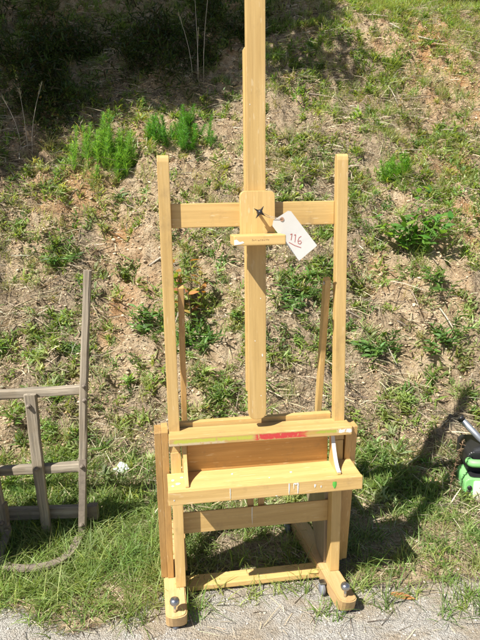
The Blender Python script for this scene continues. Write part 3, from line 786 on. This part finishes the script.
r = .003 + .011 * R.random(len(x)) ** 4
bag.add(*stones(x, y, r, tints(len(x), [(.46, .35, .23), (.52, .40, .26), (.36, .27, .18), (.56, .46, .32)], .15, .05), JV, JF))
OV = np.array([[1, 0, 0], [-1, 0, 0], [0, 1, 0], [0, -1, 0], [0, 0, 1], [0, 0, -1.]]); OF = np.array([[0, 2, 4], [2, 1, 4], [1, 3, 4], [3, 0, 4], [2, 0, 5], [1, 2, 5], [3, 1, 5], [0, 3, 5]])
x, y = scatter(230000, -3.4, 3.4, 2.4, 6.3, lambda x, y: .15 + .8 * sstep(.40, .56, fbm(x, y, 6, 3, 651)))
r = .0025 + .007 * R.random(len(x)) ** 3
bag.add(*stones(x, y, r, tints(len(x), [(.55, .41, .25), (.62, .48, .31), (.40, .29, .18), (.26, .19, .12), (.60, .39, .21)], .18, .05), OV, OF))
tag(link('soil_clods', bag.mesh('soil_clods'), M_stone), kind='stuff')
bag = Bag()
x, y = scatter(16000, -1.6, 1.8, 1.5, 2.3, lambda x, y: .85 * gravel_mask(x, y) * sstep(.36, .52, fbm(x, y, 7, 3, 601)) + .02)
r = .0014 + .0042 * R.random(len(x)) ** 3.5
bag.add(*stones(x, y, r, tints(len(x), [(.42, .40, .365), (.48, .46, .42), (.34, .32, .29), (.44, .40, .33)], .12, .03), JV, JF))
tag(link('gravel', bag.mesh('gravel'), M_stone), kind='stuff')

# ------------------------------------------------------------------ single plants
def finish(o, label, cat, group=None): return tag(o, label, cat, group)
def feather_plant(name, px, py, nst, H, rad, tint, label, cat='plant', lean=18, kids=True):
    """upright plumes set with fine thread leaves"""
    b = hit(px, py); O = empty(name, tuple(b)); finish(O, label, cat)
    bag = Bag(); bm = bmesh.new()
    for k in range(nst):
        r = rad * math.sqrt(random.random()); a = random.uniform(0, 6.28); bx, by = b[0] + r * math.cos(a), b[1] + r * math.sin(a) * .38
        bz = float(height(bx, by)); h = H * random.uniform(.35, 1.12)
        th = math.radians(random.uniform(0, lean)); az = random.uniform(0, 6.28)
        d = np.array([math.cos(az) * math.sin(th), math.sin(az) * math.sin(th), math.cos(th)])
        p0 = np.array([bx, by, bz]); p1 = p0 + d * h
        tube_bm(bm, [Vector(p0 - b), Vector((p0 + p1) / 2 - b), Vector(p1 - b)], [.004, .003, .0012], 5)
        m = int(h * 1150); s = R.uniform(.06, 1.0, m) ; P = p0[None] + d[None] * (h * s)[:, None] - b
        D, A = tilt_dir(m, d[None], 28, 62)
        L = (.060 * (1 - s) ** .6 + .020) * R.uniform(.7, 1.2, m) * (H / .4) ** .5
        bag.add(*strips(P, D, A, L, np.full(m, .0024), R.uniform(0, .3, m), STRAW, tints(m, tint, .15, .08)))
    link('plumes', bag.mesh('plumes'), M_leaf, O); link('stems', bm_mesh(bm, 'stems'), M_stem, O)
    return O
M_stem = simple('green_stem', (.10, .15, .045), .6)
M_redstem = simple('brown_stem', (.16, .10, .06), .7)
FE = [(.20, .40, .08), (.27, .47, .11), (.14, .30, .06)]
feather_plant('feathery_plant', 104, 166, 40, .27, .24, FE, 'bright green feathery plant of many upright plumes beside the shade, upper left', 'plant')
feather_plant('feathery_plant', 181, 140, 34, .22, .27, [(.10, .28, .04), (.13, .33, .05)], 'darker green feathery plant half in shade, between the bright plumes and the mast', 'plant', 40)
feather_plant('feathery_plant', 397, 178, 24, .17, .10, [(.17, .36, .06), (.20, .40, .07)], 'small bright green feathery tuft on the sunny bank right of the easel', 'plant', 30)

def leaf_plant(name, px, py, nst, H, rad, leaf, tint, label, cat='plant', lean=40, per=9, stem=None, group=None, base=None, slim=1.):
    b = hit(px, py) if base is None else base; O = empty(name, tuple(b)); finish(O, label, cat, group)
    bag = Bag(); bm = bmesh.new()
    for k in range(nst):
        th = math.radians(random.uniform(4, lean)); az = random.uniform(0, 6.28); h = H * random.uniform(.55, 1.0)
        d = np.array([math.cos(az) * math.sin(th), math.sin(az) * math.sin(th), math.cos(th)])
        r = rad * random.random(); p0 = np.array([r * math.cos(az), r * math.sin(az) * .7, 0.])
        p0[2] = float(height(b[0] + p0[0], b[1] + p0[1])) - b[2]; p1 = p0 + d * h
        tube_bm(bm, [Vector(p0), Vector((p0 + p1) / 2 + np.array([0, 0, .02 * H])), Vector(p1)], [.0035, .0028, .0012], 5)
        s = np.linspace(.18, 1, per) + R.uniform(-.04, .04, per); P = p0[None] + d[None] * (h * s)[:, None] + np.array([0, 0, 1]) * (.08 * H * s * (1 - s))[:, None]
        A = az + np.arange(per) * 2.4 + R.uniform(-.4, .4, per); t2 = np.radians(R.uniform(35, 80, per))
        D = unit(d[None] * np.cos(t2)[:, None] + np.stack([np.cos(A), np.sin(A), 0 * A], -1) * np.sin(t2)[:, None])
        L = leaf * R.uniform(.65, 1.2, per)
        bag.add(*strips(P, D, A, L, L * R.uniform(.36, .5, per) * slim, R.uniform(.1, .55, per), LEAFP, tints(per, tint, .16, .10), .3))
    link('leaves', bag.mesh('leaves', True), M_leaf, O); link('stems', bm_mesh(bm, 'stems'), stem or M_stem, O)
    return O
leaf_plant('leafy_bush', 416, 252, 17, .34, .08, .075, [(.14, .29, .05), (.19, .36, .07), (.09, .20, .04)], 'broad-leaved bright green bush alone on the bank right of the easel', 'bush', 44, 10)
leaf_plant('sapling', 194, 318, 10, .36, .07, .075, [(.24, .30, .06), (.34, .26, .07), (.17, .27, .05), (.36, .17, .06), (.26, .33, .08)], 'young plant with yellow green and reddish leaves behind the left upright', 'sapling', 32, 8, M_redstem)
for a in ((297, 300, 22, .15, .10, 'low leafy weed patch right of the mast, just below the tag', ),
          (198, 345, 24, .14, .13, 'broad leafy weed patch under the reddish sapling, left of the mast'),
          (62, 262, 18, .13, .09, 'leafy weed clump above the top of the old grey post'),
          (150, 322, 18, .12, .10, 'leafy weed clump touching the left side of the left upright'),
          (447, 345, 18, .13, .08, 'leafy weed clump low on the bank below the broad-leaved bush'),
          (377, 352, 20, .12, .10, 'leafy weed clump on bare clay just right of the right upright'),
          (440, 288, 8, .15, .05, 'small upright weed right of and under the broad-leaved bush')):
    leaf_plant('weed', a[0], a[1], a[2], a[3], a[4], .048, [(.11, .22, .05), (.14, .26, .06), (.09, .17, .04)], a[5], 'weed', 66, 11, group='leafy weeds on the bank', slim=.58)

def stalks(name, px, py, specs, label, mat, cat='dry stalk', head=True):
    b = hit(px, py); O = empty(name, tuple(b)); finish(O, label, cat)
    for dx, h, lx, ly in specs:
        bm = bmesh.new(); p0 = Vector((dx, 0, float(height(b[0] + dx, b[1])) - b[2]))
        pts = [p0 + Vector((lx * t * t, ly * t * t, h * t)) for t in (0, .25, .5, .75, 1)]
        tube_bm(bm, pts, [.0028, .0026, .0022, .0018, .001], 5)
        st = link('stalk', bm_mesh(bm, 'stalk'), mat, O)
        if head:
            m = 40; s = R.uniform(.86, 1.02, m); P = np.array([(p0 + Vector((lx * t * t, ly * t * t, h * t)))[:] for t in s]); D, A = tilt_dir(m, np.array([[0, 0, 1.]]), 5, 40)
            bg = Bag(); bg.add(*strips(P, D, A, R.uniform(.012, .03, m), np.full(m, .003), R.uniform(0, .3, m), STRAW, tints(m, [(.40, .36, .26)], .15, .05)))
            link('seed_head', bg.mesh('seed_head'), M_dry, st)
    return O
stalks('dry_stalks', 200, 84, [(-.01, .78, -.02, .02), (.03, .95, .10, .0), (-.06, .50, -.10, .0), (-.02, .42, .02, .0)], 'tall thin pale grass stalks rising into the shade left of the mast', M_twig)
stalks('dry_stalks', 28, 150, [(0, .42, -.03, .02), (.03, .50, .12, -.02), (-.05, .34, -.10, .0)], 'thin pale dry stalks at the foot of the shade on the far left', M_twig)
O = stalks('dry_stalks', 449, 500, [(0, .30, .045, .0)], 'brown dry seed stalk standing in front of the green machine', M_redstem, 'dry stalk', False)
m = 160; s = R.uniform(.3, 1.02, m); P = np.stack([.045 * s * s, 0 * s, .30 * s], -1); D, A = tilt_dir(m, np.array([[0, 0, 1.]]), 20, 100)
bg = Bag(); bg.add(*strips(P, D, A, R.uniform(.006, .014, m), np.full(m, .004), R.uniform(0, .3, m), STRAW, tints(m, [(.16, .10, .06), (.24, .17, .10)], .15, .05)))
link('seed_head', bg.mesh('seed_head'), M_dry, O)

# ------------------------------------------------------------------ litter, twigs
def crumple(name, px, py, size, mat, label, cat, seed, flat=.6):
    b = hit(px, py); bm = bmesh.new(); bmesh.ops.create_icosphere(bm, subdivisions=3, radius=1); rr = random.Random(seed)
    ph = [rr.uniform(0, 6) for _ in range(6)]
    for v in bm.verts:
        c = v.co.copy(); k = 1 + .22 * math.sin(3 * c.x + ph[0]) * math.sin(3.5 * c.y + ph[1]) + .20 * math.sin(7 * c.z + ph[2] + 4 * c.x) + .03 * rr.uniform(-1, 1)
        v.co = Vector((c.x * k * size, c.y * k * size * .8, c.z * k * size * flat))
    o = link(name, bm_mesh(bm, name), mat); o.location = (b[0], b[1], float(height(b[0], b[1])) + size * .55)
    return finish(o, label, cat)
crumple('paper_scrap', 122, 473, .036, M_scrap, 'crumpled white scrap of litter on the bank left of the easel', 'litter', 4, .75)
b = hit(402, 597)
LF = Bag(); P = np.array([[-.04, .012, .004], [-.036, .006, .006]]); 
LF.add(*strips(P, unit(np.array([[1, -.45, .10], [1, -.5, .35]])), np.array([-.4, -.2]), np.array([.085, .06]), np.array([.022, .014]), np.array([.1, .2]), LEAFP, np.array([[.36, .17, .06], [.30, .13, .05]])))
o = link('dead_leaf', LF.mesh('dead_leaf', True), M_dry); o.location = (b[0], b[1], float(height(b[0], b[1])) + .004); finish(o, 'curled orange brown dead leaf on the gravel at lower right', 'leaf')
def twig(pts, rad, label):
    W = [hit(*p) for p in pts]; b = W[0]; bm = bmesh.new()
    tube_bm(bm, [Vector(q - b) + Vector((0, -.01, .018 + .012 * (k % 2))) for k, q in enumerate(W)], [rad * (1 - .55 * k / (len(W) - 1)) for k in range(len(W))], 6)
    o = link('twig', bm_mesh(bm, 'twig'), M_twig); o.location = tuple(b); finish(o, label, 'twig')
twig([(390, 26), (397, 31), (405, 35)], .008, 'short pale twig lying on the bank near the top right')
twig([(418, 39), (428, 43), (441, 44), (437, 40)], .007, 'long pale forked twig lying on the grassy bank top right')
twig([(388, 88), (394, 100), (398, 108)], .006, 'grey twig above the small feathery tuft on the right')
twig([(150, 268), (161, 262), (172, 268), (186, 262)], .008, 'grey twig behind the left upright')

# ------------------------------------------------------------------ trees
def crown_bag(centers, n, leaf, tint):
    bag = Bag(); c = np.array([q[:3] for q in centers]); r = np.array([q[3] for q in centers]); fl = np.array([q[4] for q in centers])
    w = r ** 2 / np.sum(r ** 2); i = R.choice(len(c), n, p=w)
    # twigs: small leafy sprays inside each clump
    m = max(4, n // 14); j = R.choice(len(c), m, p=w); d = unit(R.normal(0, 1, (m, 3))); rad = r[j][:, None] * R.uniform(.25, 1, (m, 1)) ** .6
    sp = c[j] + d * rad * np.stack([np.ones(m), np.ones(m), fl[j]], -1)
    k = R.integers(0, m, n); P = sp[k] + R.normal(0, .10, (n, 3))
    D, A = tilt_dir(n, np.array([[0, 0, .3]]), 40, 130)
    L = leaf * R.uniform(.6, 1.25, n); bag.add(*strips(P, D, A, L, L * .55, R.uniform(0, .4, n), LEAF3, tints(n, tint, .18, .08), 1.5))
    return bag
def tree(name, x, y, H, lean, centers, n, leaf, tint, label, cat='tree', tr=.12):
    z = float(height(x, y)); O = empty(name, (x, y, z)); finish(O, label, cat)
    bm = bmesh.new(); top = Vector((lean[0], lean[1], H))
    pts = [Vector((lean[0] * t * t, lean[1] * t * t, H * t - .15 * (t == 0))) for t in (0, .2, .4, .6, .8, 1)]
    tube_bm(bm, pts, [tr * 1.35, tr, tr * .85, tr * .65, tr * .45, tr * .2], 10)
    for cx, cy, cz, rr, f in centers:
        t = max(.25, min(.9, (cz / H) * .75)); p = Vector((lean[0] * t * t, lean[1] * t * t, H * t)); q = Vector((cx, cy, cz))
        mid = (p + q) / 2 + Vector((0, 0, .12 * (q - p).length)); tube_bm(bm, [p, mid, q], [tr * .42, tr * .25, tr * .08], 7)
    link('trunk', bm_mesh(bm, 'trunk'), M_bark, O)
    link('crown', crown_bag(centers, n, leaf, tint).mesh('crown'), M_leaf, O)
    return O
# the tree whose shade lies over the upper left of the bank: it stands on the bank, left of the picture
sx_, sy_ = -3.6, 3.7; sz_ = float(height(sx_, sy_))
def back(px, py, t):                       # the point of the crown that shades a point of the bank
    p = hit(px, py); return p - np.array(Ld) * t
cent = []
for px, py, t, rr in ((10, 20, 3.0, .75), (60, 40, 3.2, .8), (20, 95, 3.1, .62), (115, 30, 3.4, .8), (75, 85, 3.3, .42), (165, 25, 3.3, .75), (210, 45, 3.5, .62), (130, 85, 3.5, .42), (235, 15, 3.5, .65), (280, 12, 3.5, .55), (306, 44, 3.7, .17), (300, 62, 3.7, .20), (255, 72, 3.8, .22), (345, 68, 3.8, .15), (318, 20, 3.4, .26), (15, 140, 3.3, .28), (40, 118, 3.2, .30), (215, 82, 3.6, .2), (170, 60, 3.4, .42), (330, 66, 3.8, .12)):
    q = back(px, py, t); cent.append((q[0] - sx_, q[1] - sy_, q[2] - sz_, rr, .85))
tree('shade_tree', sx_, sy_, 5.2, (.9, -.3), cent, 21500, .085, [(.05, .09, .022), (.065, .11, .03)], 'leafy tree on the bank beyond the left edge, shading the upper left', 'tree')
# shrubs and trees beyond the crest
k = 0
for x, y, H, lb in ((-2.2, 8.6, 3.2, 'dark leafy tree beyond the crest at the far upper left'), (.2, 9.2, 3.6, 'dark leafy tree beyond the crest behind the mast'), (2.0, 8.8, 3.3, 'dark leafy tree beyond the crest above the broad-leaved bush'), (3.9, 9.0, 3.6, 'dark leafy tree beyond the crest at the far upper right')):
    cs_ = [(R.normal(0, .75), R.normal(0, .4), H * f, r_, .8) for f, r_ in ((.02, 1.0), (.06, 1.1), (.12, 1.0), (.25, 1.1), (.45, 1.0), (.6, .95), (.8, .8), (.95, .55), (.3, .9), (.2, .9))]
    tree('tree', x, y, H, (0, 0), cs_, 9000, .16, [(.035, .065, .018), (.05, .085, .025)], lb, 'tree', .11)
